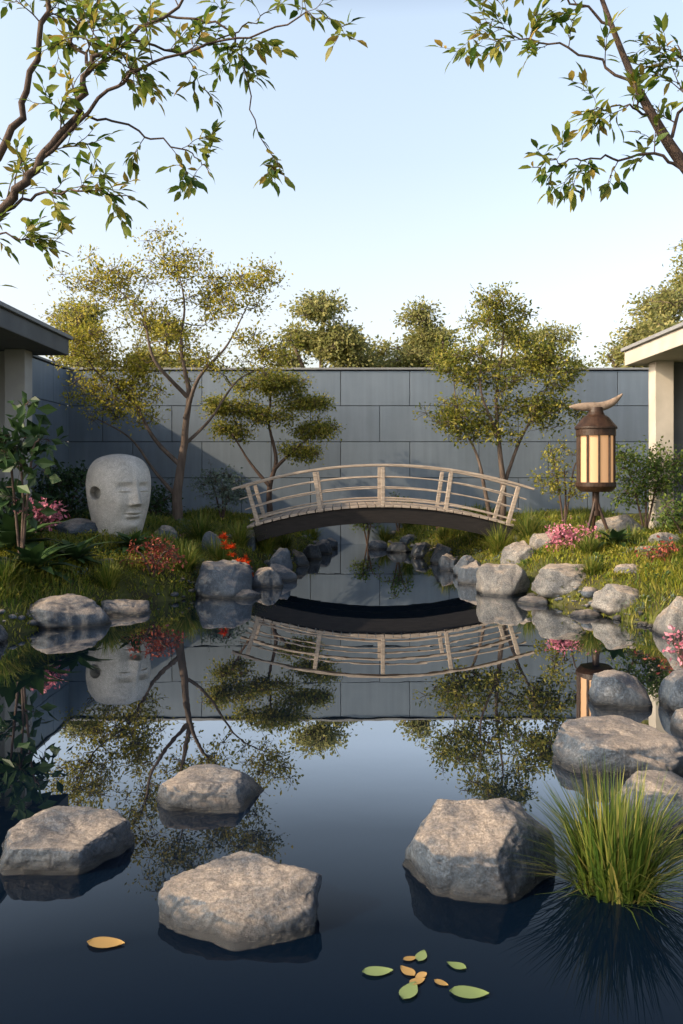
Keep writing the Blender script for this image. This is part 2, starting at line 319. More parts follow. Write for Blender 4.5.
for q,(x,y,w,d_,zt,f) in enumerate(bl):
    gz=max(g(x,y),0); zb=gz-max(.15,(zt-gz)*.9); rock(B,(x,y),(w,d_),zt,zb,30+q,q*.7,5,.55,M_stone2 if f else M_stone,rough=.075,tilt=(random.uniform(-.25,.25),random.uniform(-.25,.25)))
bm=bmesh.new(); bmesh.ops.create_icosphere(bm,subdivisions=2,radius=.5); PV=np.array([v.co[:] for v in bm.verts]); PF=np.array([[v.index for v in f.verts] for f in bm.faces]); bm.free()
PV=PV*(1+.15*np.sin(PV*9+2))
mb=MB(); n_=800; y=R.uniform(5,18.2,n_); side=R.random(n_)<.5
x=np.where(side,np.interp(y,XLy,XLx)+R.normal(-.03,.08,n_),np.interp(y,XRy,XRx)-R.normal(-.03,.08,n_))
sc=R.gamma(2.0,.022,n_)+.02; z=np.maximum(hz(x,y),-.03)+sc*.1
az=R.uniform(0,6.28,n_)
inst(mb,PV,PF,np.stack([x,y,z],1),np.stack([np.cos(az),np.sin(az),R.normal(0,.1,n_)],1),np.tile([0,0,1.],(n_,1)),np.stack([sc*1.3,sc,sc*.65],1))
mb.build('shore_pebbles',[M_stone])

# ------------------------------------------------------------------ bridge
root=empty('arched_footbridge'); bc=.66; y0,y1=13.5,14.75
zf=lambda x: 1.05-.073*(x-bc)**2
def arc_beam(mb,xa,xb,off,h,yc,w,n=40,mat=0):
    x=np.linspace(xa,xb,n); z=zf(x); t=np.stack([np.ones(n),-.146*(x-bc)],1); t/=np.linalg.norm(t,axis=1,keepdims=True); nr=np.stack([-t[:,1],t[:,0]],1)
    V=[]
    for sy in(-1,1):
        for so in(-1,1):
            o=off+so*h/2; V.append(np.stack([x+nr[:,0]*o,np.full(n,yc+sy*w/2),z+nr[:,1]*o],1))
    V=np.concatenate(V); j=np.arange(n-1); A,B_,C,D=0,n,2*n,3*n
    F=np.concatenate([np.stack([A+j,A+j+1,B_+j+1,B_+j],1),np.stack([C+j,D+j,D+j+1,C+j+1],1),np.stack([B_+j,B_+j+1,D+j+1,D+j],1),np.stack([A+j,C+j,C+j+1,A+j+1],1),
        [[A,B_,D,C]],[[A+n-1,C+n-1,D+n-1,B_+n-1]]])
    mb.add(V,F,mat)
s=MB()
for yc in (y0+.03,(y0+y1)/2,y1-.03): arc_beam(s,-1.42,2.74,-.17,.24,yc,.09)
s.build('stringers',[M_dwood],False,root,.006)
d_=MB(); x=-1.44
while x<2.78:
    a_=math.atan(-.146*(x-bc)); rr=Matrix.Rotation(-a_,4,'Y'); box(d_,(x,(y0+y1)/2,zf(x)-.02),(.125,y1-y0+.10,.04),rr); x+=.137
d_.build('deck_planks',[M_wood],False,root,.005)
for nme,yc in (('front_railing',y0+.02),('back_railing',y1-.02)):
    r=MB()
    arc_beam(r,-1.55,2.87,.63,.038,yc,.08); arc_beam(r,-1.49,2.81,.44,.022,yc,.03); arc_beam(r,-1.46,2.78,.26,.022,yc,.03); arc_beam(r,-1.43,2.75,.07,.03,yc,.04)
    for px in (-1.33,-.34,.66,1.66,2.65):
        a_=math.atan(-.146*(px-bc)); nr=Vector((math.sin(-a_),0,math.cos(a_)))
        rr=Matrix.Rotation(-a_,4,'Y'); c=Vector((px,yc,zf(px)))+nr*.21
        box(r,c,(.065,.058,.78),rr)
    r.build(nme,[M_wood],False,root,.008)
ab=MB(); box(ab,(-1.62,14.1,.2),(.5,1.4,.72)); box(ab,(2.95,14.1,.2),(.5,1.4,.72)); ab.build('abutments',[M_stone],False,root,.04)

# ------------------------------------------------------------------ stone head
root=empty('stone_head_sculpture')
def sdisc(z,zk,vk):
    P=smooth_path([(a,b,0) for a,b in zip(zk,vk)],8); return np.interp(z,P[:,0],P[:,1])
zk=[0,.10,.20,.30,.40,.52,.66,.80,.94,1.06,1.15,1.20,1.232,1.24]
ak=[.30,.315,.335,.36,.385,.41,.435,.45,.44,.40,.33,.24,.11,.001]
fk=[.28,.295,.32,.35,.38,.405,.425,.435,.43,.395,.33,.24,.11,.001]
bk=[.36,.37,.39,.41,.435,.455,.475,.485,.47,.43,.355,.26,.12,.001]
npn=340; zz=np.concatenate([np.linspace(0,1.14,260),np.linspace(1.144,1.24,40)]); ph=np.linspace(0,2*math.pi,npn,endpoint=False)
AA=sdisc(zz,zk,ak);FF=sdisc(zz,zk,fk);BB=sdisc(zz,zk,bk); V=[]
for zi,z in enumerate(zz):
    A,Fd,Bd=AA[zi],FF[zi],BB[zi]
    c,s_=np.cos(ph),np.sin(ph); D=np.where(c>0,Fd,Bd); r=1/np.sqrt((s_/A)**2+(c/D)**2)
    x=r*s_; y=-r*c; fm=np.clip(c*2.0,0,1); fm=fm*fm*(3-2*fm)
    G=lambda x0,z0,sx,sz: np.exp(-((x-x0)/sx)**2-((z-z0)/sz)**2)
    nt_=np.clip((.86-z)/(.86-.58),0,1); fall=np.clip((z-.52)/.05,0,1); fall=fall*fall*(3-2*fall)
    nose=(.022+.095*nt_**1.3)*fall*np.exp(-(np.abs(x)/(.038+.036*nt_))**2.0)*(1 if z<.86 else math.exp(-((z-.86)/.09)**2))
    nose=nose+.026*(G(.06,.56,.03,.028)+G(-.06,.56,.03,.028))
    e=0
    for sx in(-1,1):
        e=e-.055*G(sx*.145,.775,.09,.055)+.048*G(sx*.15,.745,.07,.036)-.030*G(sx*.15,.720,.074,.010)+.014*G(sx*.15,.86,.11,.026)+.028*G(sx*.22,.58,.12,.11)-.010*G(sx*.13,.44,.03,.06)
    e=e+.048*G(0,.448,.082,.020)+.052*G(0,.396,.068,.024)-.046*G(0,.424,.09,.008)-.028*G(0,.348,.09,.024)+.045*G(0,.265,.12,.06)-.022*G(0,.12,.25,.07)-.008*G(0,.49,.014,.025)
    y=y-(nose+e)*fm
    ear=.035*np.exp(-((np.abs(s_)-1)/.015)**2)*math.exp(-((z-.66)/.11)**2)*(s_>0); x=x+np.sign(s_)*ear
    V.append(np.stack([x,y,np.full(npn,z)],1))
V=np.concatenate(V)
a_=math.radians(46); Rm=np.array([[math.cos(a_),-math.sin(a_),0],[math.sin(a_),math.cos(a_),0],[0,0,1]]); V=V@Rm.T
V=V*np.array([1.03,1.03,1.07])+np.array([-3.27,12.5,.51])
dx,dz=V[:,0]+3.52,V[:,2]-1.27; rr_=np.sqrt(dx**2+dz**2); kf=np.clip((.098-rr_)/.012,0,1); kf=kf*kf*(3-2*kf)*(V[:,1]<12.45); V[:,1]+=kf*.22
K=len(zz); jj=np.arange(npn); F=[]
for i_ in range(K-1): F.append(np.stack([i_*npn+jj,i_*npn+(jj+1)%npn,(i_+1)*npn+(jj+1)%npn,(i_+1)*npn+jj],1))
mb=MB(); mb.add(V,np.concatenate(F)); mb.build('head',[M_statue],True,root)
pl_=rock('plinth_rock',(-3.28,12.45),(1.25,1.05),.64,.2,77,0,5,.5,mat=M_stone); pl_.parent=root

# ------------------------------------------------------------------ lantern
root=empty('garden_lantern'); lx,ly=3.74,12.5
fr=MB(); n8=10; zb,zt=1.36,2.20; rad=.262
for k in range(n8):
    a_=k*2*math.pi/n8+.2; tube(fr,[(lx+rad*math.cos(a_),ly+rad*math.sin(a_),zb),(lx+rad*math.cos(a_),ly+rad*math.sin(a_),zt)],.018,6)
def lathe(mb,prof,n=32,mat=0):
    tube(mb,[(lx,ly,z) for z,_ in prof],np.array([r for _,r in prof]),n,mat,True)
lathe(fr,[(1.28,.10),(1.281,.22),(1.32,.26),(1.36,.29),(1.42,.29),(1.421,.24)])
lathe(fr,[(2.10,.24),(2.101,.285),(2.20,.285),(2.201,.305),(2.23,.305),(2.27,.27),(2.37,.19),(2.41,.13),(2.45,.11),(2.52,.10)])
fr.build('frame',[M_lwood],False,root,.003)
m,nt,out=nm('lantern_paper'); L=nt.links.new
p=N(nt,'ShaderNodeBsdfPrincipled',Roughness=.7); p.inputs['Base Color'].default_value=(.42,.26,.15,1); p.inputs['Emission Color'].default_value=(1,.52,.22,1); p.inputs['Emission Strength'].default_value=.42
L(p.outputs[0],out.inputs[0])
pp=MB(); lathe(pp,[(1.40,.245),(2.19,.245)],32); pp.build('paper_shade',[m],True,root)
lg=MB()
tube(lg,[(lx,ly,1.3),(lx,ly,.98)],.05,10)
for a_ in (-2.6,-.55,1.5):
    tube(lg,smooth_path([(lx,ly,1.25),(lx+.07*math.cos(a_),ly+.07*math.sin(a_),.98),(lx+.30*math.cos(a_),ly+.30*math.sin(a_),.40)]),.026,8)
tube(lg,[(lx-.0,ly,1.0),(lx,ly,.93)],.07,12,0,True)
lg.build('tripod_legs',[M_lwood],True,root)
t=np.linspace(-1,1,33); cx=lx+.39*t; cz=2.53+.19*np.clip(t,0,1)**2.2
cr=MB(); pts=np.stack([cx,np.full(33,ly),cz],1); tube(cr,pts,.012+.055*np.clip(1-np.abs(t)**3,0,1),14,0,True); cr.build('curved_finial',[M_tan],True,root)

# ------------------------------------------------------------------ trees
def unit(v): return v/(np.linalg.norm(v,axis=-1,keepdims=True)+1e-9)
def tree(name,limbs,pads,leafmat,bark,leaf=.07,per=40,cr=.25,flat=.55,seed=1,twig=.006,droop=.2,sides=7,rise=.06):
    rg=np.random.default_rng(seed); wood=MB(); lv=MB(); nodes=[]; rads=[]
    for pts,r0,r1 in limbs:
        P=smooth_path(pts,6); P=P+np.cumsum(rg.normal(0,.008,P.shape),0)*(r0*8); r=np.linspace(r0**.6,r1**.6,len(P))**(1/.6); tube(wood,P,r,sides+2); nodes+=list(P[3:]); rads+=list(r[3:])
    C=[]
    for c,rr,n in pads:
        q=unit(rg.normal(size=(n,3)))*(rg.random((n,1))**.45); C+=list(np.array(c)+q*np.array(rr))
    C=np.array(C); nd=np.array(nodes)
    dm=np.min(np.linalg.norm(C[:,None]-nd[None],axis=2),1); C=C[np.argsort(dm)]
    for c in C:
        nd=np.array(nodes); dv=c-nd; ds=np.linalg.norm(dv,axis=1); cost=ds+.6*np.maximum(0,-dv[:,2]+.05)
        i_=int(np.argmin(cost)); p0=nd[i_]; d=ds[i_]; r0=min(rads[i_]*.75,.009+.011*d)
        if d<.05: continue
        mid1=p0+(c-p0)*.35+rg.normal(0,.09,3)*d+np.array([0,0,-rise*d]); mid2=p0+(c-p0)*.7+rg.normal(0,.07,3)*d+np.array([0,0,-rise*d*.6])
        P=smooth_path([p0,mid1,mid2,c],3); r=np.linspace(r0,twig,len(P)); tube(wood,P,r,5 if d>.4 else 4)
        nodes+=list(P[2:]); rads+=list(r[2:])
        k=int(per*rg.uniform(.4,1.6)); L0=c+rg.normal(size=(k,3))*np.array([cr,cr,cr*flat])*.6
        for q in L0[:6]: tube(wood,[c,(c+q)/2+rg.normal(0,.02,3),q],[twig,twig*.7,twig*.4],3)
        extra=P[rg.integers(len(P)//2,len(P),k//5)]+rg.normal(0,.04,(k//5,3)); L0=np.vstack([L0,extra]); kk=len(L0)
        ax=unit(L0-c)+rg.normal(0,.7,(kk,3)); ax[:,2]-=droop
        nr=rg.normal(0,.8,(kk,3))+np.array([-.5,-.4,.6])
        s=leaf*rg.uniform(.6,1.3,kk); inst(lv,SL_V,SL_F,L0,ax,nr,s)
    root=empty(name); wood.build('trunk_and_branches',[bark],True,root); lv.build('foliage',[leafmat],False,root); return root

tx,ty=-2.88,15.0
tree('ornamental_tree',[
 ([(tx,ty,.4),(tx-.03,ty,1.3),(tx+.10,ty+.05,2.2),(tx+.20,ty,3.0),(tx+.08,ty,3.8),(tx+.12,ty+.1,4.6),(tx-.05,ty,5.4)],.105,.007),
 ([(tx+.02,ty,1.7),(tx-.5,ty+.2,2.2),(tx-.9,ty+.2,2.9),(tx-1.5,ty,3.4),(tx-1.9,ty,4.2)],.045,.008),
 ([(tx+.12,ty,2.5),(tx+.4,ty-.2,3.2),(tx+.9,ty-.1,3.8),(tx+1.3,ty,4.6)],.045,.008),
 ([(tx+.15,ty,2.9),(tx-.35,ty-.4,3.5),(tx-.6,ty-.3,4.3),(tx-1.2,ty-.2,4.9)],.04,.008),
 ([(tx+.05,ty,2.0),(tx+.5,ty+.3,2.5),(tx+1.0,ty+.3,3.2),(tx+1.6,ty+.3,3.5)],.035,.008),
 ([(tx,ty,1.1),(tx-.5,ty+.3,1.6),(tx-1.0,ty+.5,2.2),(tx-1.7,ty+.4,2.6)],.04,.008)],
 [((tx-.1,ty,5.35),(.65,.6,.55),28),((tx-1.2,ty-.2,4.9),(.8,.7,.45),34),((tx-1.7,ty,3.9),(.7,.7,.65),52),((tx+.75,ty,4.7),(.85,.7,.5),38),
  ((tx+1.45,ty+.2,3.7),(.6,.6,.45),28),((tx-1.2,ty+.3,2.9),(1.0,.6,.5),54),((tx-.2,ty,4.2),(.9,.8,.6),44),((tx-.9,ty+.3,3.5),(.7,.6,.5),34),((tx+1.3,ty,4.9),(.5,.4,.3),14),((tx+.5,ty,3.5),(.6,.5,.4),16)],
 L_yel,M_bark2,leaf=.066,per=44,cr=.20,flat=.8,seed=3,rise=.12,droop=-.3)
tx,ty=2.98,16.0
tree('ornamental_tree',[
 ([(tx,ty,.4),(tx+.08,ty,1.2),(tx+.02,ty,2.0),(tx-.02,ty,3.0),(tx+.1,ty,4.0),(tx+.1,ty,4.6)],.08,.008),
 ([(tx-.12,ty-.05,.4),(tx-.3,ty-.1,1.2),(tx-.45,ty,1.9),(tx-.8,ty,2.6),(tx-.9,ty,3.3)],.05,.008),
 ([(tx+.08,ty,1.3),(tx+.4,ty+.1,2.1),(tx+.8,ty,2.9),(tx+1.0,ty,3.5)],.04,.008),
 ([(tx,ty,2.2),(tx-.4,ty-.3,3.0),(tx-.4,ty-.3,3.8)],.035,.008)],
 [((tx,ty,4.55),(.6,.6,.55),46),((tx-.65,ty,3.7),(.7,.65,.45),46),((tx+.85,ty,3.6),(.75,.65,.5),50),((tx-.8,ty,2.6),(.6,.5,.4),36),((tx+.75,ty,2.7),(.75,.6,.35),36),((tx,ty-.2,3.3),(.6,.6,.4),22),((tx-.1,ty,2.3),(.5,.4,.2),10)],
 L_oli,M_bark2,leaf=.072,per=54,cr=.18,flat=.75,seed=5,droop=-.2,rise=.10)
tx,ty=-1.45,16.9
tree('cloud_pruned_pine',[
 ([(tx+.05,ty,.5),(tx,ty,1.2),(tx+.15,ty,1.8),(tx+.0,ty,2.5),(tx+.05,ty,3.2)],.07,.015),
 ([(tx,ty,1.3),(tx-.4,ty,1.8),(tx-.75,ty,2.4)],.04,.012),([(tx+.1,ty,1.6),(tx+.5,ty,2.0),(tx+.9,ty,2.3)],.04,.012)],
 [((tx+.05,ty,3.30),(.8,.4,.2),50),((tx-.75,ty,2.85),(.55,.4,.18),30),((tx+.7,ty,2.95),(.55,.4,.16),30),((tx-.7,ty,2.4),(.5,.4,.15),22),((tx+.95,ty,2.4),(.5,.4,.16),24),((tx+.1,ty-.1,2.65),(.5,.3,.15),22),((tx+.6,ty,1.95),(.5,.3,.13),16)],
 L_oli,M_bark,leaf=.06,per=75,cr=.17,flat=.7,seed=6)
def bgtree(name,x,y,zb,zt,hw,seed,mat=L_far,n=70,leaf=.13,per=70):
    rg=np.random.default_rng(seed); H=zt-zb; pads=[]
    for k in range(11):
        a_=rg.uniform(-1,1); pads.append(((x+a_*hw*.68,y+rg.uniform(-.5,.5)*hw,zb+H*(.10+.75*(1-abs(a_))*rg.uniform(.4,1.05))),(hw*.34,hw*.4,H*.12),n//8))
    pads.append(((x,y,zt-H*.15),(hw*.35,hw*.4,H*.13),n//6))
    tree(name,[([(x,y,.4),(x+.1,y,zb*.6),(x,y,zb+H*.3),(x+.1,y,zt-H*.2)],.16,.03),([(x,y,zb*.75),(x-hw*.4,y,zb+H*.3),(x-hw*.6,y,zb+H*.5)],.08,.03),([(x,y,zb*.8),(x+hw*.4,y,zb+H*.3),(x+hw*.6,y,zb+H*.5)],.08,.03)],
      pads,mat,M_bark2,leaf=leaf,per=per,cr=.36,seed=seed,twig=.012)
bgtree('backyard_tree',-.66,26,4.4,7.0,1.7,21,L_far,n=110)
bgtree('backyard_tree',2.6,27,4.2,6.8,1.4,22,n=90)
bgtree('backyard_tree',1.1,28,3.8,5.8,1.5,23,L_far,n=60)
bgtree('backyard_tree',8.9,24,3.0,6.8,2.3,24,n=160)
bgtree('backyard_tree',11.5,27,3.2,9.0,2.8,25,n=200)
bgtree('backyard_tree',5.2,26,3.6,6.0,1.6,26)
bgtree('backyard_tree',-8.6,28,3.6,7.4,1.7,27,n=110)
bgtree('backyard_tree',-5.6,27,3.6,6.4,1.9,28,n=90)
bgtree('backyard_tree',7.2,29,3.6,6.6,2.2,29,n=90)

# ------------------------------------------------------------------ near trees with overhanging boughs
def bough_tree(name,trunk,boughs,seed,leaf=.08,dens=1.):
    rg=np.random.default_rng(seed); wood=MB(); lv=MB(); LP=[];LA=[];LN=[];LS=[]
    def leaves(P,step=.03,start=.2):
        seg=np.linalg.norm(np.diff(P,axis=0),axis=1); cum=np.concatenate([[0],np.cumsum(seg)]); tot=cum[-1]; s=tot*start; k=0
        while s<tot:
            p=np.array([np.interp(s,cum,P[:,q]) for q in range(3)]); p2=np.array([np.interp(min(s+.02,tot),cum,P[:,q]) for q in range(3)]); t=unit(p2-p+1e-6)
            sd=unit(np.cross(t,[0,0,1])+rg.normal(0,.35,3))*(1 if k%2 else -1)
            LP.append(p); LA.append(t*.8+sd*.9+np.array([0,0,rg.uniform(-.5,.4)])); LN.append(np.array([-.3,-.5,.9])+rg.normal(0,.6,3)); LS.append(leaf*rg.uniform(.45,1.15)); s+=step*rg.uniform(.6,1.7); k+=1
        LP.append(P[-1]); LA.append(P[-1]-P[-2]); LN.append(np.array([0,-.4,1])+rg.normal(0,.3,3)); LS.append(leaf)
    def twig(p,d,ln,r,lvl):
        pts=[p]
        for q in range(4):
            d=unit(d+rg.normal(0,.2,3)+np.array([0,0,-.03])); pts.append(pts[-1]+d*ln/4)
        P=smooth_path(pts,3); tube(wood,P,np.linspace(r,.0012,len(P)),5); leaves(P)
        if lvl>0:
            for q in (rg.choice([3,4,6,8,9],3,replace=False)):
                dd=unit(P[q]-P[q-1]); sd=unit(np.cross(dd,rg.normal(size=3))); twig(P[q],unit(dd*.8+sd*.7),ln*.5,r*.6,lvl-1)
    P=smooth_path(trunk[0],6); tube(wood,P,np.linspace(trunk[1],trunk[2],len(P)),12)
    for pts,r0,r1,nt_,ln in boughs:
        P=smooth_path(pts,6); P[1:-1]+=rg.normal(0,.010,P[1:-1].shape); rr=np.linspace(r0**.7,r1**.7,len(P))**(1/.7); tube(wood,P,rr,8)
        if r1<.004: leaves(P[-8:],start=.1)
        for q in range(int(nt_*dens)):
            i_=int(rg.integers(max(2,len(P)//5),len(P)-1)); dd=unit(P[i_]-P[i_-1]); sd=unit(np.cross(dd,[0,1,0])*rg.choice([-1,1])+rg.normal(0,.5,3))
            twig(P[i_],unit(dd*.7+sd*.8),ln*rg.uniform(.5,1.2),min(rr[i_]*.5,.004),1)
    inst(lv,LEAF_V,LEAF_F,np.array(LP),np.array(LA),np.array(LN),np.array(LS))
    root=empty(name); wood.build('trunk_and_boughs',[M_bark],True,root); lv.build('leaves',[L_fg],True,root)
bough_tree('overhanging_tree',([(-3.3,4.0,.2),(-3.2,4.0,1.2),(-3.0,4.1,2.2),(-2.9,4.2,3.4),(-3.0,4.3,5)],.11,.05),[
 ([(-3.1,4.05,1.9),(-2.3,4.0,2.4),(-1.61,4,2.82),(-1.42,4,3.06),(-1.25,4,3.29),(-1.18,4,3.51),(-1.04,4,3.62),(-.83,4,3.74),(-.55,4,4.0)],.030,.005,16,.30),
 ([(-1.42,4,3.06),(-1.09,3.95,3.36),(-.85,3.9,3.48),(-.48,3.9,3.58),(-.15,3.85,3.65),(.04,3.8,3.60)],.010,.002,11,.17),
 ([(-.83,4,3.74),(-.55,4,3.68),(-.46,4.05,3.5),(-.40,4.1,3.25),(-.26,4.1,3.0)],.006,.002,6,.13),
 ([(-3.0,4.1,2.5),(-2.2,4.1,2.7),(-1.7,4.1,3.05),(-1.51,4.1,3.44),(-1.42,4.1,3.9)],.030,.012,7,.3),
 ([(-1.61,4,2.82),(-1.40,4,2.90),(-1.15,3.9,2.88),(-.95,3.9,2.84)],.009,.002,7,.20),
 ([(-2.3,4,2.4),(-1.8,4,2.66),(-1.55,4,2.70),(-1.38,4,2.64)],.009,.002,7,.14),
 ([(-1.25,4,3.29),(-1.0,4.1,3.25),(-.75,4.1,3.14),(-.64,4.1,3.04)],.007,.002,5,.16),
 ([(-1.18,4,3.51),(-1.3,4.1,3.7),(-1.2,4.2,3.9)],.009,.003,8,.3),
 ([(-1.04,4,3.62),(-.75,4.1,3.62),(-.5,4.2,3.78),(-.3,4.2,3.9)],.007,.002,8,.2)],31)
bough_tree('overhanging_tree',([(3.3,4.3,.2),(3.1,4.3,1.3),(2.6,4.25,2.2),(2.0,4.2,2.75),(1.69,4.2,3.11),(1.52,4.2,3.38),(1.40,4.2,3.63),(1.24,4.2,4.05)],.055,.009),[
 ([(1.74,4.2,3.02),(1.52,4.15,3.14),(1.28,4.15,3.12),(1.08,4.1,3.09),(.92,4.1,3.06)],.009,.002,12,.16),
 ([(1.46,4.2,3.5),(1.18,4.2,3.66),(.88,4.2,3.74),(.66,4.2,3.82)],.008,.002,13,.2),
 ([(1.6,4.2,3.22),(1.75,4.25,3.5),(1.7,4.3,3.75)],.010,.003,12,.25),
 ([(1.55,4.2,3.35),(1.35,4.1,3.36),(1.18,4.1,3.33)],.007,.002,8,.15),
 ([(1.33,4.2,3.8),(1.1,4.2,3.95),(.9,4.2,4.05)],.008,.002,8,.2)],33)

# ------------------------------------------------------------------ bank vegetation
def scatter(n,xa,xb,ya,yb,dmin=.12,dmax=9):
    x=R.uniform(xa,xb,n); y=R.uniform(ya,yb,n); d=-pond_d(x,y); k=(d>dmin)&(d<dmax); x,y=x[k],y[k]; return np.stack([x,y,hz(x,y)],1)
P=np.vstack([scatter(95000,-5.8,5.6,7,18.3,.02),scatter(26000,-4.2,4.4,5.6,11,.0,1.6)])
nn=np.sin(P[:,0]*3.1+P[:,1]*1.3)+np.sin(P[:,1]*2.7-P[:,0]*1.9+2)+R.normal(0,.4,len(P)); n_=len(P)
edge=np.clip(-pond_d(P[:,0],P[:,1])/.6,.45,1)
h=(.07+.06*np.clip(nn+.6,0,3))*R.uniform(.6,1.4,n_)*edge; P[:,2]-=.01
msk=(nn<.3)
mb=MB(); W_=.007+.006*R.random(n_)+.0004*P[:,1]; AZ=R.uniform(0,6.28,n_)
for mt,k in ((0,~msk),(1,msk)): blades(mb,P[k],h[k],h[k]*R.uniform(.2,1.1,k.sum()),W_[k],AZ[k],mt)
mb.build('bank_grass',[L_grass,L_moss])
P=scatter(2300,-5.6,5.4,7,18,.10); mb=MB()
for c in P:
    k=30; r=R.uniform(.06,.17); q=unit(R.normal(size=(k,3)))*np.array([r,r,r*.7])*R.random((k,1))**.3; q[:,2]=np.abs(q[:,2])
    ax=q+R.normal(0,.05,(k,3)); inst(mb,SL_V,SL_F,c+q,ax,np.array([0,0,1])+R.normal(0,.4,(k,3)),R.uniform(.025,.06,k),int(R.choice(6,p=[.34,.25,.1,.08,.20,.03])))
mb.build('ground_cover_plants',[L_grn,L_oli,L_drk,L_sil,L_moss,L_pink],False)
def tuft(name,c,r,h,n,w,mat,sink=.02,base=.22):
    mb=MB(); az=R.uniform(0,6.28,n); rr=R.random(n)**.5*r*base
    P=np.stack([c[0]+rr*np.cos(az),c[1]+rr*np.sin(az),np.full(n,c[2]-sink)],1); ln=r*R.uniform(.05,1.1,n); hh=h*R.uniform(.5,1.05,n)*(1-.35*(ln/r)**1.5)
    blades(mb,P,hh,ln,w*R.uniform(.6,1.2,n),az+R.normal(0,.35,n)); return mb.build(name,[mat])
tuft('sedge_tuft',(1.05,3.27,0),.36,.55,800,.009,L_tuft,sink=.06,base=.36)
for (x,y,r,h,n) in [(-1.75,12.2,.5,.55,500),(-2.2,13.2,.5,.6,400),(-1.2,13.7,.4,.5,300),(.9,17.9,.3,.5,250),(-1.0,15,.35,.4,250),(-.6,17.2,.35,.5,250),(1.9,15.6,.35,.45,250),(2.4,13.0,.4,.55,350),(2.9,13.2,.4,.6,350),(4.0,11.7,.35,.4,300),(4.3,10.4,.4,.35,300),(3.2,11.0,.3,.35,250),(-2.75,10.0,.4,.4,300),(-3.6,9.0,.4,.4,350),(-2.05,11.2,.4,.45,350),(1.4,17.9,.35,.5,250),(3.0,10.2,.25,.3,200),(-1.6,13.3,.4,.5,350)]:
    tuft('ornamental_grass',(x,y,max(g(x,y),0)),r,h,n,.014,L_tuft if R.random()<.5 else L_grass)
def shrub(name,c,rr,n,leafmat,leaf,per=22,cr=.1,bark=M_bark):
    z0=max(g(c[0],c[1]),0)
    tree(name,[([(c[0],c[1],z0-.05),(c[0]+.02,c[1],z0+(c[2]-z0)*.5),(c[0],c[1],c[2])],.025,.01),([(c[0],c[1],z0),(c[0]-rr[0]*.3,c[1],c[2]),(c[0]-rr[0]*.5,c[1],c[2]+rr[2]*.3)],.018,.008),([(c[0],c[1],z0),(c[0]+rr[0]*.3,c[1],c[2]),(c[0]+rr[0]*.5,c[1],c[2]+rr[2]*.3)],.018,.008)],
      [(c,rr,n)],leafmat,bark,leaf=leaf,per=per,cr=cr,flat=.8,seed=int(abs(c[0]*100)+c[1]*7),twig=.004)
shrub('rounded_shrub',(4.75,13.3,1.5),(.7,.5,.5),60,L_grn,.06,per=50,cr=.16)
shrub('rounded_shrub',(3.75,14.3,1.6),(.5,.4,.5),30,L_oli,.06,per=30,cr=.15)
shrub('silver_shrub',(-2.25,16,1.25),(.5,.4,.35),40,L_sil,.06,per=40,cr=.14)
shrub('silver_shrub',(-3.4,15.5,1.0),(.5,.4,.35),30,L_drk,.07,per=40,cr=.14)
shrub('broadleaf_shrub',(-3.62,9.6,1.75),(.42,.4,.65),20,L_drk,.19,per=12,cr=.13)
shrub('evergreen_shrub',(-4.6,11.6,1.0),(.5,.5,.45),40,L_drk,.08,per=40,cr=.14)
shrub('evergreen_shrub',(-4.9,15,1.2),(.7,.6,.5),50,L_drk,.08,per=45,cr=.18)
shrub('evergreen_shrub',(1.2,18.0,.8),(.35,.2,.3),16,L_grn,.06,per=30)
shrub('evergreen_shrub',(.55,18.15,.55),(.35,.12,.25),14,L_grn,.06,per=30)
shrub('evergreen_shrub',(4.9,12.2,.9),(.45,.4,.3),30,L_grn,.06,per=35)
shrub('azalea_bush',(-3.90,11.0,1.05),(.34,.25,.15),36,L_pink,.06,per=20)
shrub('azalea_bush',(3.12,11.5,.68),(.34,.2,.16),38,L_pink,.05,per=22,cr=.08)
shrub('azalea_bush',(2.48,6.1,.32),(.16,.16,.12),14,L_pink,.04,per=16,cr=.06)
shrub('maroon_shrub',(-2.35,10.55,.55),(.40,.25,.16),30,L_mag,.05,per=18,cr=.09)
shrub('maroon_shrub',(3.9,10.2,.62),(.3,.25,.12),16,L_mag,.05,per=14,cr=.08)
def rosette(name,c,n,ln,wd,mat):
    mb=MB(); az=np.linspace(0,6.28*3,n)+R.normal(0,.2,n); el=np.linspace(.15,1.2,n); q=np.stack([np.cos(az)*np.cos(el),np.sin(az)*np.cos(el),np.sin(el)],1)
    tv=LEAF_V*np.array([1,wd,1]); tv=tv.copy(); tv[:,2]-=.35*tv[:,0]**2
    inst(mb,tv,LEAF_F,np.array(c)+q*.03,q,np.tile([0,0,1.],(n,1))-q*.5,ln*R.uniform(.75,1.15,n)); mb.build(name,[mat])
for q_,(x,y,ln) in enumerate([(-3.45,9.5,.5),(-3.9,10.1,.6),(-3.2,10.2,.4),(-4.1,9.2,.5),(-2.8,11.4,.35),(3.6,11.2,.3),(-4.2,10.8,.5)]):
    rosette('hosta_plant',(x,y,g(x,y)+.03),30,ln,.9,L_drk)
mb=MB()
for k in range(18):
    x=-1.50+R.uniform(-.22,.22); y=11.9+R.uniform(-.15,.15); z0=g(x,y); zt=z0+R.uniform(.30,.50); tube(mb,[(x,y,z0),(x+.02,y,zt)],.005,4,1)
    n_=44; q=unit(R.normal(size=(n_,3))); q[:,2]=np.abs(q[:,2])*.7; inst(mb,LEAF_V*np.array([1,.5,1]),LEAF_F,np.tile([x+.02,y,zt],(n_,1)),q,np.tile([0,0,1.],(n_,1)),R.uniform(.05,.11,n_),0)
mb.build('red_spider_lilies',[L_red,L_grn])

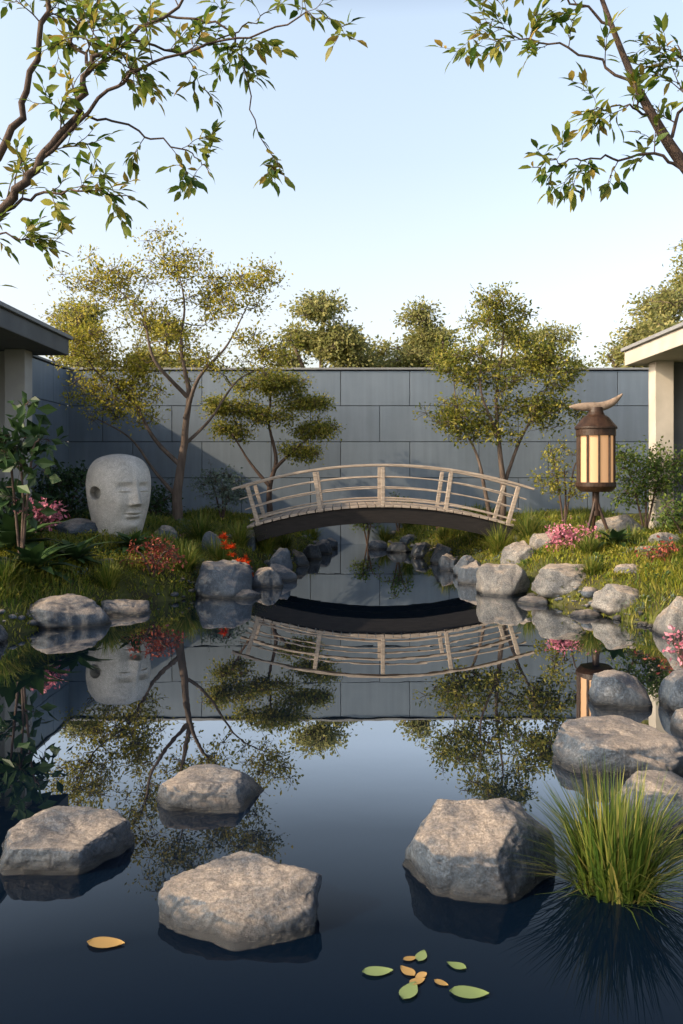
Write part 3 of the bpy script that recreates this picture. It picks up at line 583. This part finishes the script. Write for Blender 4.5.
# ------------------------------------------------------------------ floating leaves
mb=MB(); FL=[(-.86,2.87,.13,-.05,1),(.065,2.70,.10,.1,0),(.185,2.56,.10,1.1,0),(.33,2.60,.12,-.1,0),(.40,2.72,.07,2.6,0),(.25,2.76,.07,1.2,0),(.20,2.77,.05,.3,1),(.29,2.66,.05,-.6,1),(.23,2.68,.07,2.2,1),(.21,2.64,.06,.5,1),(.27,2.70,.05,3.8,1)]
for x,y,s_,az,mt in FL:
    tt=np.linspace(0,1,9); wv=.30*np.sin(np.pi*tt**.85)**.8*(1-.2*tt); tv=[];tf=[]
    for q in range(9):
        tv+= [[tt[q],-wv[q],.035+.012*math.sin(q*.8)],[tt[q],0,.01],[tt[q],wv[q],.035+.012*math.cos(q*.8)]]
        if q<8: b0=q*3; tf+=[[b0,b0+3,b0+4,b0+1],[b0+1,b0+4,b0+5,b0+2]]
    inst(mb,np.array(tv),np.array(tf),np.array([[x,y,.003]]),np.array([[math.cos(az),math.sin(az),0]]),np.array([[0,0,1.]]),np.array([s_]),mt)
mb.build('floating_leaves',[L_lily,L_gold])

# ------------------------------------------------------------------ light
el,az=math.radians(30),math.radians(-112)
w=bpy.data.worlds.new('World'); scene.world=w; w.use_nodes=True; nt=w.node_tree; bg=nt.nodes['Background']; L=nt.links.new
sk=nt.nodes.new('ShaderNodeTexSky'); sk.sky_type='NISHITA'; sk.sun_disc=False; sk.sun_elevation=el; sk.sun_rotation=az; sk.air_density=1.0; sk.dust_density=4; sk.ozone_density=1.0
hs=nt.nodes.new('ShaderNodeHueSaturation'); hs.inputs['Saturation'].default_value=.68; hs.inputs['Value'].default_value=2.4
tc=nt.nodes.new('ShaderNodeTexCoord'); sp=nt.nodes.new('ShaderNodeSeparateXYZ'); L(tc.outputs['Generated'],sp.inputs[0])
rp=ramp(nt,[(0,(1.14,1.02,.91)),(.18,(1.10,1.02,.96)),(.34,(1.06,1.06,1.02)),(.47,(1.14,1.16,1.10)),(.57,(.28,.33,.42)),(1,(.09,.13,.21))]); L(sp.outputs['Z'],rp.inputs[0])
ml=nt.nodes.new('ShaderNodeMixRGB'); ml.blend_type='MULTIPLY'; ml.inputs[0].default_value=1
L(sk.outputs[0],hs.inputs['Color']); L(hs.outputs[0],ml.inputs[1]); L(rp.outputs[0],ml.inputs[2]); L(ml.outputs[0],bg.inputs[0]); bg.inputs[1].default_value=.15
ld=bpy.data.lights.new('sun','SUN'); ld.energy=5; ld.angle=math.radians(.6); ld.color=(1,.76,.50)
lo=bpy.data.objects.new('sun',ld); COL.objects.link(lo)
dv=Vector((math.sin(az)*math.cos(el),math.cos(az)*math.cos(el),math.sin(el))); lo.rotation_euler=dv.to_track_quat('Z','Y').to_euler()
cd=bpy.data.cameras.new('camera'); co=bpy.data.objects.new('camera',cd); COL.objects.link(co); scene.camera=co
co.location=(0,0,1.6); co.rotation_euler=(math.pi/2,0,0); cd.sensor_fit='VERTICAL'; cd.sensor_height=24; cd.lens=850/1024*24; cd.shift_y=-42/1024; cd.clip_end=2000; cd.clip_start=.05
scene.view_settings.view_transform='Standard'; scene.view_settings.look='None'; scene.view_settings.exposure=0
